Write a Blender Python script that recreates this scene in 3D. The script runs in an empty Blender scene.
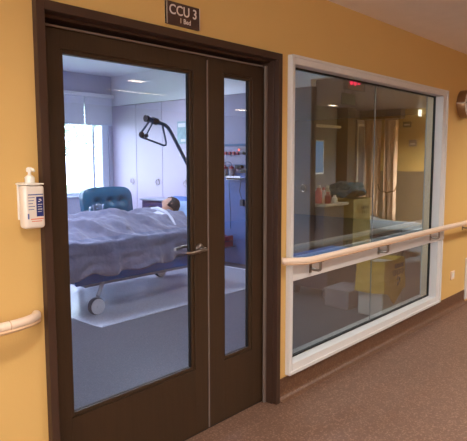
import bpy, bmesh, math, random
from mathutils import Vector, Matrix, noise
random.seed(4)
PI = math.pi
SC = bpy.context.scene
COL = SC.collection

# ------------------------------------------------------------------ materials
def lin(c):
    return tuple(((v/255)/12.92 if v/255 <= .04045 else ((v/255+.055)/1.055)**2.4) for v in c)
def mat(name, rgb, rough=.5, metal=0., bump=0., bscale=40., var=0., vscale=8., spec=.5, coat=0., sheen=0., stretch=None, wave=None):
    m = bpy.data.materials.new(name); m.use_nodes = True
    nt = m.node_tree; b = nt.nodes['Principled BSDF']
    c = lin(rgb)
    b.inputs['Base Color'].default_value = (*c, 1)
    b.inputs['Roughness'].default_value = rough
    b.inputs['Metallic'].default_value = metal
    b.inputs['Specular IOR Level'].default_value = spec
    b.inputs['Coat Weight'].default_value = coat
    b.inputs['Sheen Weight'].default_value = sheen
    tc = nt.nodes.new('ShaderNodeTexCoord'); mp = nt.nodes.new('ShaderNodeMapping')
    nt.links.new(tc.outputs['Object'], mp.inputs['Vector'])
    if stretch: mp.inputs['Scale'].default_value = stretch
    if True:
        n = nt.nodes.new('ShaderNodeTexNoise'); n.inputs['Scale'].default_value = vscale; n.inputs['Detail'].default_value = 4
        nt.links.new(mp.outputs[0], n.inputs['Vector'])
        mx = nt.nodes.new('ShaderNodeMix'); mx.data_type = 'RGBA'
        v = max(var, .02)
        mx.inputs[6].default_value = (*[x*(1-v) for x in c], 1); mx.inputs[7].default_value = (*[min(1, x*(1+v)) for x in c], 1)
        rp = nt.nodes.new('ShaderNodeMapRange'); rp.inputs[1].default_value = .3; rp.inputs[2].default_value = .7
        nt.links.new(n.outputs['Fac'], rp.inputs[0]); nt.links.new(rp.outputs[0], mx.inputs[0])
        nt.links.new(mx.outputs[2], b.inputs['Base Color'])
    if bump:
        n2 = nt.nodes.new('ShaderNodeTexNoise'); n2.inputs['Scale'].default_value = bscale; n2.inputs['Detail'].default_value = 3
        nt.links.new(mp.outputs[0], n2.inputs['Vector'])
        bp = nt.nodes.new('ShaderNodeBump'); bp.inputs['Strength'].default_value = bump; bp.inputs['Distance'].default_value = .01 if bscale > 20 else .04
        nt.links.new(n2.outputs['Fac'], bp.inputs['Height']); nt.links.new(bp.outputs[0], b.inputs['Normal'])
    return m
def emit(name, rgb, s):
    m = bpy.data.materials.new(name); m.use_nodes = True; nt = m.node_tree
    nt.nodes.remove(nt.nodes['Principled BSDF'])
    e = nt.nodes.new('ShaderNodeEmission'); e.inputs[0].default_value = (*lin(rgb), 1); e.inputs[1].default_value = s
    nt.links.new(e.outputs[0], nt.nodes['Material Output'].inputs[0]); return m
def glass(name, tint, ior=1.5, gain=1.0, rough=0.0):
    m = bpy.data.materials.new(name); m.use_nodes = True; nt = m.node_tree
    nt.nodes.remove(nt.nodes['Principled BSDF'])
    t = nt.nodes.new('ShaderNodeBsdfTransparent'); t.inputs[0].default_value = (*tint, 1)
    g = nt.nodes.new('ShaderNodeBsdfGlossy'); g.inputs['Roughness'].default_value = rough; g.inputs[0].default_value = (1, 1, 1, 1)
    f = nt.nodes.new('ShaderNodeFresnel'); f.inputs[0].default_value = ior
    gm = nt.nodes.new('ShaderNodeNewGeometry'); io = nt.nodes.new('ShaderNodeMapRange'); io.inputs[3].default_value = ior; io.inputs[4].default_value = 1/ior
    nt.links.new(gm.outputs['Backfacing'], io.inputs[0]); nt.links.new(io.outputs[0], f.inputs[0])
    mu = nt.nodes.new('ShaderNodeMath'); mu.operation = 'MULTIPLY'; mu.inputs[1].default_value = gain; mu.use_clamp = True
    x = nt.nodes.new('ShaderNodeMixShader')
    nt.links.new(f.outputs[0], mu.inputs[0]); nt.links.new(mu.outputs[0], x.inputs[0])
    nt.links.new(t.outputs[0], x.inputs[1]); nt.links.new(g.outputs[0], x.inputs[2])
    nt.links.new(x.outputs[0], nt.nodes['Material Output'].inputs[0]); return m
def speckle(name, a, b_, c_, rough=.5):
    m = mat(name, a, rough, bump=.03, bscale=300); nt = m.node_tree; b = nt.nodes['Principled BSDF']
    for l in list(b.inputs['Base Color'].links): nt.links.remove(l)
    tc = nt.nodes.new('ShaderNodeTexCoord')
    v = nt.nodes.new('ShaderNodeTexVoronoi'); v.inputs['Scale'].default_value = 130
    nt.links.new(tc.outputs['Object'], v.inputs['Vector'])
    r = nt.nodes.new('ShaderNodeValToRGB'); r.color_ramp.interpolation = 'CONSTANT'
    r.color_ramp.elements[0].color = (*lin(a), 1); r.color_ramp.elements[1].position = .55; r.color_ramp.elements[1].color = (*lin(b_), 1)
    e = r.color_ramp.elements.new(.82); e.color = (*lin(c_), 1)
    s = nt.nodes.new('ShaderNodeSeparateColor'); nt.links.new(v.outputs['Color'], s.inputs[0]); nt.links.new(s.outputs[0], r.inputs[0])
    n = nt.nodes.new('ShaderNodeTexNoise'); n.inputs['Scale'].default_value = 1.3; nt.links.new(tc.outputs['Object'], n.inputs['Vector'])
    mr = nt.nodes.new('ShaderNodeMapRange'); mr.inputs[3].default_value = .93; mr.inputs[4].default_value = 1.07; nt.links.new(n.outputs['Fac'], mr.inputs[0])
    mx = nt.nodes.new('ShaderNodeVectorMath'); mx.operation = 'SCALE'; nt.links.new(r.outputs[0], mx.inputs[0]); nt.links.new(mr.outputs[0], mx.inputs['Scale'])
    nt.links.new(mx.outputs[0], b.inputs['Base Color']); return m

M = dict(
 orange=mat('orange_paint', (218,178,110), .5, bump=.04, bscale=120, var=.02, vscale=1.5, spec=.35),
 ceil=mat('ceiling_paint', (244,236,230), .8, bump=.03, bscale=90),
 roomceil=mat('room_ceiling_paint', (240,240,244), .8),
 roomwall=mat('room_wall_paint', (236,234,240), .7, bump=.02),
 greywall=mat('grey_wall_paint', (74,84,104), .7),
 floor=speckle('corridor_vinyl', (112,82,66), (122,91,74), (142,110,92), .6),
 cove=speckle('coved_vinyl', (98,66,46), (106,74,54), (118,86,66), .5),
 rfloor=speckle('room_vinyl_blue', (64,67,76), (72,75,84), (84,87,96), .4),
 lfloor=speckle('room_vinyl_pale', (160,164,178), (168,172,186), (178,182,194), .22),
 door=mat('brown_laminate', (56,38,22), .45, bump=.12, bscale=30, var=.10, vscale=6, stretch=(14,14,.6)),
 frame=mat('brown_frame_paint', (66,46,36), .42, var=.03, spec=.35),
 seal=mat('grey_seal_strip', (120,104,96), .5),
 white=mat('white_frame_paint', (218,216,216), .42, var=.02),
 rubber=mat('black_gasket', (14,14,16), .6),
 rail=mat('cream_rail_vinyl', (238,214,192), .38, bump=.02, bscale=200, var=.02),
 raillow=mat('beige_rail_lip', (214,176,140), .45),
 steel=mat('brushed_steel', (150,140,132), .32, metal=1., bump=.05, bscale=60),
 chrome=mat('polished_steel', (196,186,176), .16, metal=1.),
 darkmetal=mat('dark_steel', (60,52,48), .35, metal=.8),
 sign=mat('brown_sign_plate', (70,46,38), .4, var=.03),
 letters=mat('pale_lettering', (226,214,206), .6),
 silver=mat('silver_edge', (216,210,204), .3, metal=.6),
 plastic=mat('white_plastic', (232,228,220), .4),
 bottle=mat('milky_bottle', (226,214,202), .3, coat=.3),
 navy=mat('navy_print', (30,44,110), .5), redprint=mat('red_print', (214,110,80), .5), blueprint=mat('blue_print', (84,96,150), .5),
 clockrim=mat('bronze_clock_rim', (150,118,86), .3, metal=.7), clockface=mat('clock_face', (222,216,212), .4),
 black=mat('black_plastic', (24,24,28), .4),
 cab=mat('lilac_laminate', (194,182,202), .4, var=.015, vscale=1),
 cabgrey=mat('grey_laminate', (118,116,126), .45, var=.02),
 gap=mat('cabinet_gap', (70,70,84), .8),
 blueteal=mat('teal_velvet', (0,84,116), .34, bump=.06, bscale=60, var=.06, vscale=10, spec=.45),
 blanket=mat('blue_grey_blanket', (112,116,144), .85, bump=1, bscale=7, var=.05, vscale=6, sheen=.3),
 sheet=mat('blue_sheet', (28,88,170), .8, bump=.1),
 pillow=mat('pale_blue_pillow', (140,172,214), .8, bump=.1, bscale=30),
 gown=mat('white_gown', (206,210,226), .8, bump=.1),
 skin=mat('skin', (196,150,128), .5), hair=mat('dark_hair', (28,28,44), .7, bump=.5, bscale=60, stretch=(1,6,1)),
 bedframe=mat('bed_frame_grey', (150,158,176), .4), bedblue=mat('bed_blue_panel', (40,100,180), .4),
 bedmetal=mat('bed_blue_steel', (62,88,120), .35, metal=.4),
 wheel=mat('caster_grey', (200,204,216), .4), tyre=mat('caster_tyre', (52,60,78), .6),
 purple=mat('purple_laminate', (82,68,120), .5),
 lilacwall=mat('service_panel_lilac', (128,126,148), .5), bluewall=mat('blue_wall_panel', (78,100,152), .5),
 red=mat('dark_red_plastic', (140,44,66), .4), pink=mat('pink_plastic', (206,110,124), .4),
 yellow=mat('yellow_bag', (196,160,48), .5, bump=.3, bscale=14, var=.05), yellowdull=mat('yellow_linen_bag', (132,120,68), .6, bump=.3, bscale=14),
 greybin=mat('grey_bin_body', (196,192,190), .5), ink=mat('black_ink', (30,32,30), .7),
 teal=mat('teal_cloth', (0,84,108), .9, bump=.3, bscale=20, spec=.1), darkblue=mat('dark_blue_crate', (36,42,60), .5),
 curtain=mat('peach_curtain', (214,180,158), .9, bump=.1, bscale=60, var=.06), taupe=mat('taupe_dado', (120,104,88), .6),
 greenplate=mat('dark_green_plate', (34,70,60), .5), counter=mat('pale_counter', (200,192,178), .35),
 blind=mat('blind_fabric', (228,230,240), .8, bump=.05, bscale=80), winframe=mat('white_window_frame', (214,222,236), .4),
 leaf=mat('tree_leaves', (176,190,176), .8, var=.3, vscale=3), bark=mat('bark', (90,76,62), .9, bump=.4), lawn=mat('lawn', (110,130,90), .9, var=.2),
 poster=mat('poster_green', (150,178,184), .6, var=.15, vscale=14), paper=mat('paper', (232,230,236), .7),
 lampon=emit('ceiling_lamp_glow', (255,226,190), 16), lampcool=emit('cool_lamp_glow', (230,240,255), 14),
 walllamp=emit('wall_lamp_glow', (255,246,230), 4), led=emit('red_led', (255,40,80), 2.5), ledsmall=emit('small_red_led', (255,90,70), 5),
 glassdoor=glass('door_glass', (.84,.87,.95), 1.45, 1.5), glasswin=glass('observation_glass', (.72,.76,.75), 1.5, 2.0),
 glassout=glass('outer_glass', (.93,.96,.98), 1.45, 1.0), jug=glass('jug_glass', (.90,.93,.96), 1.5, 2.5),
)

# ------------------------------------------------------------------ mesh builder
class MB:
    def __init__(s): s.bm = bmesh.new()
    def box(s, x0, x1, y0, y1, z0, z1, bev=0., seg=2, rot=None):
        b = bmesh.new(); bmesh.ops.create_cube(b, size=1)
        for v in b.verts:
            v.co = Vector(((x0+x1)/2+v.co.x*(x1-x0), (y0+y1)/2+v.co.y*(y1-y0), (z0+z1)/2+v.co.z*(z1-z0)))
        if bev: bmesh.ops.bevel(b, geom=b.edges[:], offset=bev, segments=seg, affect='EDGES', profile=.5)
        if rot:
            c = Vector(((x0+x1)/2, (y0+y1)/2, (z0+z1)/2)); bmesh.ops.rotate(b, cent=c, matrix=rot, verts=b.verts)
        s.merge(b); return s
    def merge(s, b):
        me = bpy.data.meshes.new('t'); b.to_mesh(me); s.bm.from_mesh(me); bpy.data.meshes.remove(me); b.free()
    def tube(s, pts, r, seg=12, rad=None, flat=1., cap=True):
        pts = [Vector(p) for p in pts]; n = len(pts); rings = []
        t0 = (pts[1]-pts[0]).normalized(); up = Vector((0, 0, 1)) if abs(t0.z) < .95 else Vector((0, 1, 0))
        for i, p in enumerate(pts):
            t = ((pts[min(i+1, n-1)]-p).normalized()+(p-pts[max(i-1, 0)]).normalized())
            t = t.normalized() if t.length > 1e-6 else t0
            a = t.cross(up).normalized(); b = a.cross(t).normalized(); up = b
            rr = rad[i] if rad else r
            rings.append([s.bm.verts.new(p+a*math.cos(2*PI*k/seg)*rr*flat+b*math.sin(2*PI*k/seg)*rr) for k in range(seg)])
        for i in range(n-1):
            for k in range(seg):
                s.bm.faces.new((rings[i][k], rings[i][(k+1) % seg], rings[i+1][(k+1) % seg], rings[i+1][k]))
        if cap: s.bm.faces.new(rings[0][::-1]); s.bm.faces.new(rings[-1])
        return s
    def lathe(s, prof, c=(0, 0, 0), axis='z', seg=24):
        c = Vector(c); rings = []
        for r, h in prof:
            ring = []
            for k in range(seg):
                a = 2*PI*k/seg; x, y = r*math.cos(a), r*math.sin(a)
                v = Vector((x, y, h)) if axis == 'z' else (Vector((x, h, y)) if axis == 'y' else Vector((h, x, y)))
                ring.append(s.bm.verts.new(c+v))
            rings.append(ring)
        for i in range(len(rings)-1):
            for k in range(seg):
                s.bm.faces.new((rings[i][k], rings[i][(k+1) % seg], rings[i+1][(k+1) % seg], rings[i+1][k]))
        s.bm.faces.new(rings[0][::-1]); s.bm.faces.new(rings[-1]); return s
    def ball(s, c, r, sub=3, sc=(1, 1, 1)):
        b = bmesh.new(); bmesh.ops.create_icosphere(b, subdivisions=sub, radius=1)
        for v in b.verts: v.co = Vector((c[0]+v.co.x*r*sc[0], c[1]+v.co.y*r*sc[1], c[2]+v.co.z*r*sc[2]))
        s.merge(b); return s
    def build(s, name, m, parent=None, smooth=False, kind=None):
        bmesh.ops.recalc_face_normals(s.bm, faces=s.bm.faces[:])
        me = bpy.data.meshes.new(name); s.bm.to_mesh(me); s.bm.free()
        o = bpy.data.objects.new(name, me); COL.objects.link(o); me.materials.append(M[m] if isinstance(m, str) else m)
        if smooth:
            for p in me.polygons: p.use_smooth = True
            me.set_sharp_from_angle(angle=math.radians(38))
        if parent:
            o.parent = parent
            w = Vector((0, 0, 0)); p = parent
            while p: w += p.location; p = p.parent
            me.transform(Matrix.Translation(-w))
        if kind: o['kind'] = kind
        return o
def tag(o, label, cat, group=None, kind=None):
    o['label'] = label; o['category'] = cat
    if group: o['group'] = group
    if kind: o['kind'] = kind
    return o
def thing(name, loc, label=None, cat=None, group=None, kind=None):
    o = bpy.data.objects.new(name, None); COL.objects.link(o); o.location = loc; o.empty_display_size = .1
    if label: o['label'] = label
    if cat: o['category'] = cat
    if group: o['group'] = group
    if kind: o['kind'] = kind
    return o
def struct(name, mb, m): return mb.build(name, m, kind='structure')
def copy_thing(root, loc, label):
    r = root.copy(); COL.objects.link(r); r.location = loc; r['label'] = label
    for ch in root.children:
        c = ch.copy(); COL.objects.link(c); c.parent = r
        for g in ch.children:
            d = g.copy(); COL.objects.link(d); d.parent = c
    return r
def arc(c, r, a0, a1, n, plane='xy'):
    out = []
    for i in range(n+1):
        a = a0+(a1-a0)*i/n; u, v = r*math.cos(a), r*math.sin(a)
        out.append((c[0]+u, c[1]+v, c[2]) if plane == 'xy' else ((c[0]+u, c[1], c[2]+v) if plane == 'xz' else (c[0], c[1]+u, c[2]+v)))
    return out

# ------------------------------------------------------------------ setting: corridor
HC = 2.507
XL, XR, YN = -3.0, 12.6, -6.8
b = MB(); b.box(XL, XR, YN, .13, -.1, 0); struct('floor', b, 'floor')
b = MB(); b.box(XL, XR, YN, .15, HC, HC+.1); struct('ceiling', b, 'ceil')
# orange wall with a door opening and an observation opening
b = MB()
b.box(XL, 1.145, 0, .14, 0, HC)
b.box(1.145, 2.67, 0, .14, 2.09, HC)
b.box(2.67, 2.79, 0, .14, 0, HC)
b.box(2.79, 5.16, 0, .14, 2.08, HC)
b.box(2.79, 5.16, 0, .14, 0, .17)
b.box(5.16, XR, 0, .14, 0, HC)
struct('wall_front', b, 'orange')
b = MB(); b.box(XL, XR, YN-.1, YN, 0, HC); struct('wall_back', b, 'orange')
b = MB(); b.box(XL-.1, XL, YN, .14, 0, HC); struct('wall_left', b, 'orange')
b = MB(); b.box(XR, XR+.1, YN, .14, 0, HC); struct('wall_right', b, 'orange')
def cove(x0, x1, name):
    prof = [(-.001, .135), (-.006, .135), (-.006, .04), (-.012, .022), (-.024, .010), (-.045, .003), (-.05, .0005), (-.001, .0005)]
    b = MB(); ends = []
    for x in (x0, x1): ends.append([b.bm.verts.new((x, y, z)) for y, z in prof])
    n = len(prof)
    for i in range(n): b.bm.faces.new((ends[0][i], ends[0][(i+1) % n], ends[1][(i+1) % n], ends[1][i]))
    b.bm.faces.new(ends[0][::-1]); b.bm.faces.new(ends[1]); o = struct(name, b, 'cove')
cove(2.685, 5.92, 'baseboard_right'); cove(XL, 1.128, 'baseboard_left')

# ------------------------------------------------------------------ double door
DF = -.03
door = thing('door_1', (1.9, .05, 0), kind='structure')
b = MB()
# casing face, stepped inwards
for (x0, x1, y0, y1) in ((1.137, 1.172, DF, .13), (1.172, 1.183, .0, .13), (2.642, 2.678, DF, .13), (2.634, 2.642, .0, .13)):
    b.box(x0, x1, y0, y1, 0, 2.10, .002)
b.box(1.172, 2.642, DF, .13, 2.062, 2.10, .002)
b.box(1.183, 2.634, .03, .13, 2.050, 2.062)
b.box(1.183, 2.634, .118, .13, 1.99, 2.050)
b.build('door_frame', 'frame', door)
b = MB(); b.box(2.618, 2.633, .045, .06, .002, 2.035); b.build('seal_strip', 'seal', door)
b = MB(); b.box(1.185, 2.632, .056, .062, 2.026, 2.034); b.build('head_strip', 'seal', door)
def leaf(x0, x1, gx0, gx1, gz0, gz1, name):
    y0, y1 = .07, .115
    b = MB()
    b.box(x0, gx0-.018, y0, y1, .008, 2.024, .0015); b.box(gx1+.018, x1, y0, y1, .008, 2.024, .0015)
    b.box(gx0-.018, gx1+.018, y0, y1, gz1+.018, 2.024); b.box(gx0-.018, gx1+.018, y0, y1, .008, gz0-.018)
    lf = b.build(name, 'door', door)
    b = MB()
    for yy0, yy1 in ((y0+.008, y0+.02), (y1-.02, y1-.006)):
        b.box(gx0-.018, gx0, yy0, yy1, gz0-.018, gz1+.018, .002); b.box(gx1, gx1+.018, yy0, yy1, gz0-.018, gz1+.018, .002)
        b.box(gx0, gx1, yy0, yy1, gz1, gz1+.018, .002); b.box(gx0, gx1, yy0, yy1, gz0-.018, gz0, .002)
    b.build('glazing_bead', 'door', lf)
    b = MB(); b.box(gx0-.01, gx1+.01, .0915, .0922, gz0-.01, gz1+.01)
    b.build('glass_pane', 'glassdoor', lf)
    b = MB()
    b.box(gx1-.006, gx1+.002, .086, .098, gz0, gz1); b.build('glass_gasket', 'rubber', lf)
    return lf
L1 = leaf(1.186, 2.149, 1.310, 2.033, .388, 1.93, 'door_leaf')
L2 = leaf(2.157, 2.630, 2.295, 2.508, .378, 1.94, 'door_leaf')
b = MB(); b.box(2.1495, 2.1565, .066, .112, .01, 2.01); b.build('meeting_strip', 'seal', door)
def lever(sy, y, sh=0.):
    b = MB(); b.lathe([(.026, 0), (.027, sy*.004), (.024, sy*.010), (.013, sy*.014), (.011, sy*.045), (.008, sy*.047)], (2.085, y, 1.028), 'y')
    pts = [(2.085, y+sy*.04, 1.028), (2.085, y+sy*.052, 1.028), (2.07, y+sy*.058, 1.028), (2.03, y+sy*.058, 1.026), (1.99+sh, y+sy*.056, 1.022), (1.965+sh, y+sy*.052, 1.022), (1.955+sh, y+sy*.040, 1.024)]
    b.tube(pts, .0085, 12); return b
h = lever(-1, .07).build('door_handle', 'steel', L1, smooth=True)
h['label'] = 'bronze steel lever handle on the corridor side'
lever(1, .115, .035).build('door_handle', 'steel', L1, smooth=True)
b = MB(); b.box(1.186, 2.63, .074, .112, -.004, .003); b.build('door_gap_shade', 'rubber', door)  # black strip standing in for the shade in the gap under the leaves

# ------------------------------------------------------------------ observation window
win = thing('window_1', (4.0, .0, .15), kind='structure')
wx0, wx1, wz0, wz1 = 2.768, 5.205, .147, 2.112
ox0, ox1, oz0, oz1 = 2.806, 5.10, .215, 2.058
b = MB()
b.box(wx0, ox0, -.03, .06, wz0, wz1, .004); b.box(ox1, wx1, -.03, .06, wz0, wz1, .004)
b.box(ox0, ox1, -.03, .06, oz1, wz1, .004); b.box(ox0, ox1, -.03, .06, wz0, oz0, .004)
# raised outer lip
b.box(wx0, wx0+.014, -.036, -.028, wz0, wz1, .002); b.box(wx1-.03, wx1, -.038, -.028, wz0, wz1, .002)
b.box(wx0, wx1, -.038, -.028, wz1-.016, wz1, .002); b.box(wx0, wx1, -.038, -.028, wz0, wz0+.022, .002)
b.build('window_frame', 'white', win)
b = MB(); b.box(ox0, ox0+.006, .04, .058, oz0, oz1); b.box(ox1-.010, ox1, .04, .058, oz0, oz1); b.box(ox0, ox1, .04, .058, oz1-.010, oz1); b.box(ox0, ox1, .04, .058, oz0, oz0+.010)
b.build('window_gasket', 'rubber', win)
JX = 3.965
b = MB(); b.box(ox0+.006, JX-.003, .0495, .0502, oz0+.01, oz1-.01); b.build('glass_pane', 'glasswin', win)
b = MB(); b.box(JX+.003, ox1-.01, .0495, .0502, oz0+.01, oz1-.01); b.build('glass_pane', 'glasswin', win)
b = MB(); b.box(JX-.003, JX+.003, .047, .053, oz0+.01, oz1-.01); b.build('joint_strip', mat('clear_sealant', (120,124,124), .3), win)
b = MB(); b.box(wx0+.005, wx1-.005, -.046, -.012, .750, .850, .004); b.build('rail_board', 'white', win)

# ------------------------------------------------------------------ handrails
def rail_mesh(pts):
    b = MB(); b.tube(pts, .0195, 20, flat=1.0); return b
r = thing('handrail', (2.85, -.1, .86), 'cream handrail crossing the wide observation window to the right of the door', 'handrail')
pts = [(2.690, -.040, .890), (2.72, -.066, .889), (2.76, -.095, .888), (2.81, -.116, .886), (2.87, -.125, .885), (3.0, -.125, .885), (4.5, -.125, .885), (6.2, -.125, .885), (8.5, -.125, .885)]
rail_mesh(pts).build('rail', 'rail', r, smooth=True)
b = MB(); b.tube([(x, y, z-.018) for x, y, z in pts], .010, 10, flat=1.6); b.build('rail_lip', 'raillow', r, smooth=True)
b = MB(); b.tube([(2.683, -.033, .890), (2.690, -.040, .890)], .020, 20); b.build('end_cap', 'rail', r, smooth=True)
for x, yb in ((2.965, -.046), (3.89, -.046), (4.87, -.046), (5.80, 0), (7.1, 0)):
    b = MB(); b.box(x-.014, x+.014, yb-.006, yb, .775, .84, .004)
    b.tube([(x, yb-.004, .805), (x, yb-.03, .800), (x, -.11, .800), (x, -.121, .804), (x, -.125, .812), (x, -.125, .865)], .009, 10)
    b.box(x-.03, x+.03, -.133, -.117, .854, .860, .002)
    b.build('bracket', 'steel', r, smooth=True)
r = thing('handrail', (.5, -.1, .86), 'cream handrail ending beside the brown door frame, at the left edge of the photo', 'handrail')
pts = [(-2.0, -.115, .905), (.80, -.115, .905), (.92, -.115, .905), (.97, -.112, .905), (1.01, -.100, .904), (1.045, -.082, .903), (1.075, -.055, .900), (1.090, -.026, .898)]
b = MB(); b.tube(pts, .0175, 20); b.build('rail', 'rail', r, smooth=True)
b = MB(); b.tube([(x, y, z-.018) for x, y, z in pts], .010, 10, flat=1.6); b.build('rail_lip', 'raillow', r, smooth=True)
b = MB(); b.tube([(.935, -.1145, .9055), (.938, -.1145, .9055)], .0180, 20); b.build('joint_ring', 'raillow', r, smooth=True)
b = MB(); b.tube([(.5, -.002, .83), (.5, -.05, .825), (.5, -.11, .85), (.5, -.115, .884)], .008, 10); b.build('bracket', 'steel', r, smooth=True)

# ------------------------------------------------------------------ sign
def text(body, size, loc, m, parent, name, rot=(PI/2, 0, 0), ext=.0008, align='CENTER', xs=1.0):
    cu = bpy.data.curves.new(name, 'FONT'); cu.body = body; cu.size = size; cu.extrude = ext; cu.align_x = align; cu.resolution_u = 4; cu.offset = size*.012
    t = bpy.data.objects.new(name, cu); COL.objects.link(t)
    dg = bpy.context.evaluated_depsgraph_get(); me = bpy.data.meshes.new_from_object(t.evaluated_get(dg))
    bpy.data.objects.remove(t)
    from mathutils import Euler
    me.transform(Matrix.Translation(Vector(loc)) @ Euler(rot).to_matrix().to_4x4() @ Matrix.Diagonal((xs, 1, 1, 1)))
    o = bpy.data.objects.new(name, me); COL.objects.link(o); me.materials.clear(); me.materials.append(M[m]); o.parent = parent
    w = Vector((0, 0, 0)); p = parent
    while p: w += p.location; p = p.parent
    me.transform(Matrix.Translation(-w)); return o
s = thing('door_sign', (1.911, 0, 2.12), 'brown sign with pale lettering CCU 3 above the double door', 'sign')
b = MB(); b.box(1.803, 2.019, -.012, 0, 2.124, 2.228, .001); b.build('sign_plate', 'sign', s)
for x0, x1 in ((1.803, 1.806), (2.016, 2.020)):
    b = MB(); b.box(x0, x1, -.0135, 0, 2.125, 2.228); b.build('sign_edge', 'silver', s)
text('CCU 3', .063, (1.909, -.0125, 2.172), 'letters', s, 'lettering', xs=1.0)
text('1 Bed', .032, (1.921, -.0125, 2.138), 'letters', s, 'lettering')

# ------------------------------------------------------------------ sanitiser
s = thing('sanitiser_dispenser', (1.07, 0, 1.24), 'milky white pump bottle of hand sanitiser in a wall bracket beside the door', 'sanitiser')
b = MB(); b.box(1.045, 1.11, -.008, .001, 1.27, 1.412, .003); b.box(1.040, 1.112, -.084, .001, 1.404, 1.410, .003)
b.build('wall_bracket', 'plastic', s)
b = MB(); b.box(1.033, 1.117, -.080, -.030, 1.240, 1.403, .014, 4); bo = b.build('bottle', 'bottle', s, smooth=True)
b = MB(); b.lathe([(.017, 1.398), (.018, 1.412), (.018, 1.432), (.012, 1.438), (.008, 1.440), (.006, 1.442), (.006, 1.456)], (1.07, -.055, 0))
b.lathe([(.010, 1.452), (.012, 1.456), (.012, 1.464), (.007, 1.470)], (1.07, -.055, 0)); b.tube([(1.07, -.06, 1.462), (1.07, -.080, 1.462), (1.07, -.088, 1.455)], .005, 8)
b.build('pump', 'plastic', s, smooth=True)
b = MB(); b.box(1.079, 1.107, -.0808, -.0798, 1.286, 1.360); b.build('label_panel', 'navy', bo)
b = MB()
for dx, dz, w in ((.0, .004, .008), (.004, 0, .006), (-.003, -.004, .008)): b.box(1.093+dx-w/2, 1.093+dx+w/2, -.0814, -.0808, 1.346+dz-.0016, 1.346+dz+.0016)
for k in range(4): b.box(1.084, 1.102-.003*(k % 2), -.0814, -.0808, 1.330-k*.009, 1.332-k*.009)
b.build('label_mark', 'letters', bo)
b = MB(); b.box(1.047, 1.108, -.0808, -.0798, 1.366, 1.370)
for k in range(5): b.box(1.047, 1.073-.004*(k % 3), -.0808, -.0798, 1.356-k*.011, 1.3585-k*.011)
b.box(1.043, 1.049, -.0808, -.0798, 1.278, 1.298)
b.build('label_print', 'blueprint', bo)
b = MB(); b.box(1.055, 1.106, -.0808, -.0798, 1.275, 1.2785); b.box(1.058, 1.100, -.0808, -.0798, 1.267, 1.2695); b.build('label_print', 'redprint', bo)

# ------------------------------------------------------------------ clock
s = thing('wall_clock', (5.62, 0, 2.02), 'round wall clock with bronze rim and pale face at the right edge', 'clock')
c = (5.625, 0, 2.022)
b = MB(); b.lathe([(.128, 0), (.132, -.004), (.132, -.072), (.128, -.078), (.120, -.078), (.118, -.066), (.118, -.01)], c, 'y', 40); b.build('clock_rim', 'clockrim', s, smooth=True)
b = MB(); b.lathe([(.119, -.060), (.119, -.068)], c, 'y', 40); b.build('clock_face', 'clockface', s)
for k in range(12):
    b = MB(); a = k*PI/6; rt = Matrix.Rotation(a, 3, 'Y')
    x, z = c[0]+.098*math.sin(a), c[2]+.098*math.cos(a); b.box(x-.003, x+.003, -.0695, -.068, z-.011, z+.011, rot=rt); b.build('hour_mark', 'black', s)
b = MB(); b.tube([(c[0], -.072, c[2]), (c[0]-.03, -.072, c[2]+.05)], .004, 6); b.tube([(c[0], -.075, c[2]), (c[0]-.085, -.075, c[2]+.01)], .003, 6); b.lathe([(.008, -.07), (.008, -.077)], c, 'y', 12); b.build('clock_hand', 'black', s)
b = MB(); b.box(c[0]-.137, c[0]-.128, -.076, -.004, c[2]-.004, c[2]+.010, .001); b.build('rim_clip', 'silver', s)

# socket and low panel
s = thing('wall_socket', (5.57, 0, .345), 'small cream wall socket low on the orange wall right of the window', 'socket')
b = MB(); b.box(5.525, 5.615, -.010, 0, .302, .385, .003); b.build('socket_plate', 'rail', s)
b = MB(); b.box(5.545, 5.595, -.013, -.009, .322, .365, .002); b.build('socket_insert', 'plastic', s)
s = thing('access_panel', (6.1, 0, .1), 'white panel low on the wall past the socket, cut by the right edge', 'panel')
b = MB(); b.box(5.93, 6.35, -.02, 0, .03, .47, .004); b.build('panel_frame', 'white', s)
b = MB(); b.box(5.965, 6.315, -.024, -.019, .065, .435, .003); b.build('panel_door', 'plastic', s)

# ------------------------------------------------------------------ corridor lamps (the wider row shows in the glass)
def troffer(x0, x1, y0, y1, z, label, power, color, m='lampon', grp='corridor ceiling lamps', spread=150):
    s = thing('ceiling_lamp', ((x0+x1)/2, (y0+y1)/2, z), label, 'ceiling lamp', grp)
    b = MB(); t = .02
    b.box(x0-t, x1+t, y0-t, y0, z-.012, z, .002); b.box(x0-t, x1+t, y1, y1+t, z-.012, z, .002); b.box(x0-t, x0, y0, y1, z-.012, z, .002); b.box(x1, x1+t, y0, y1, z-.012, z, .002)
    b.build('lamp_frame', 'plastic', s)
    b = MB(); b.box(x0, x1, y0, y1, z-.006, z-.001); b.build('lamp_diffuser', m, s)
    l = bpy.data.lights.new('lamp_light', 'AREA'); l.shape = 'RECTANGLE'; l.size = x1-x0; l.size_y = y1-y0; l.energy = power; l.color = color; l.spread = math.radians(spread)
    o = bpy.data.objects.new('lamp_light', l); COL.objects.link(o); o.location = ((x0+x1)/2, (y0+y1)/2, z-.012)
    return s
WARM = (1, .965, .90)
troffer(.10, .40, -1.65, -1.35, HC, 'square ceiling lamp above the corridor, outside the picture to the left', 27, WARM)
troffer(2.9, 3.2, -2.15, -1.85, HC, 'square ceiling lamp above the corridor floor in front of the door', 34, WARM)
troffer(6.2, 6.5, -1.65, -1.35, HC, 'square ceiling lamp above the corridor past the observation window', 46, WARM)
troffer(4.6, 4.85, -3.72, -3.58, HC, 'ceiling lamp on the far side of the corridor, mirrored in the door glass', 30, WARM)
troffer(9.2, 9.45, -3.68, -3.58, HC, 'ceiling lamp far down the corridor, mirrored in the observation window', 24, WARM)
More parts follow.
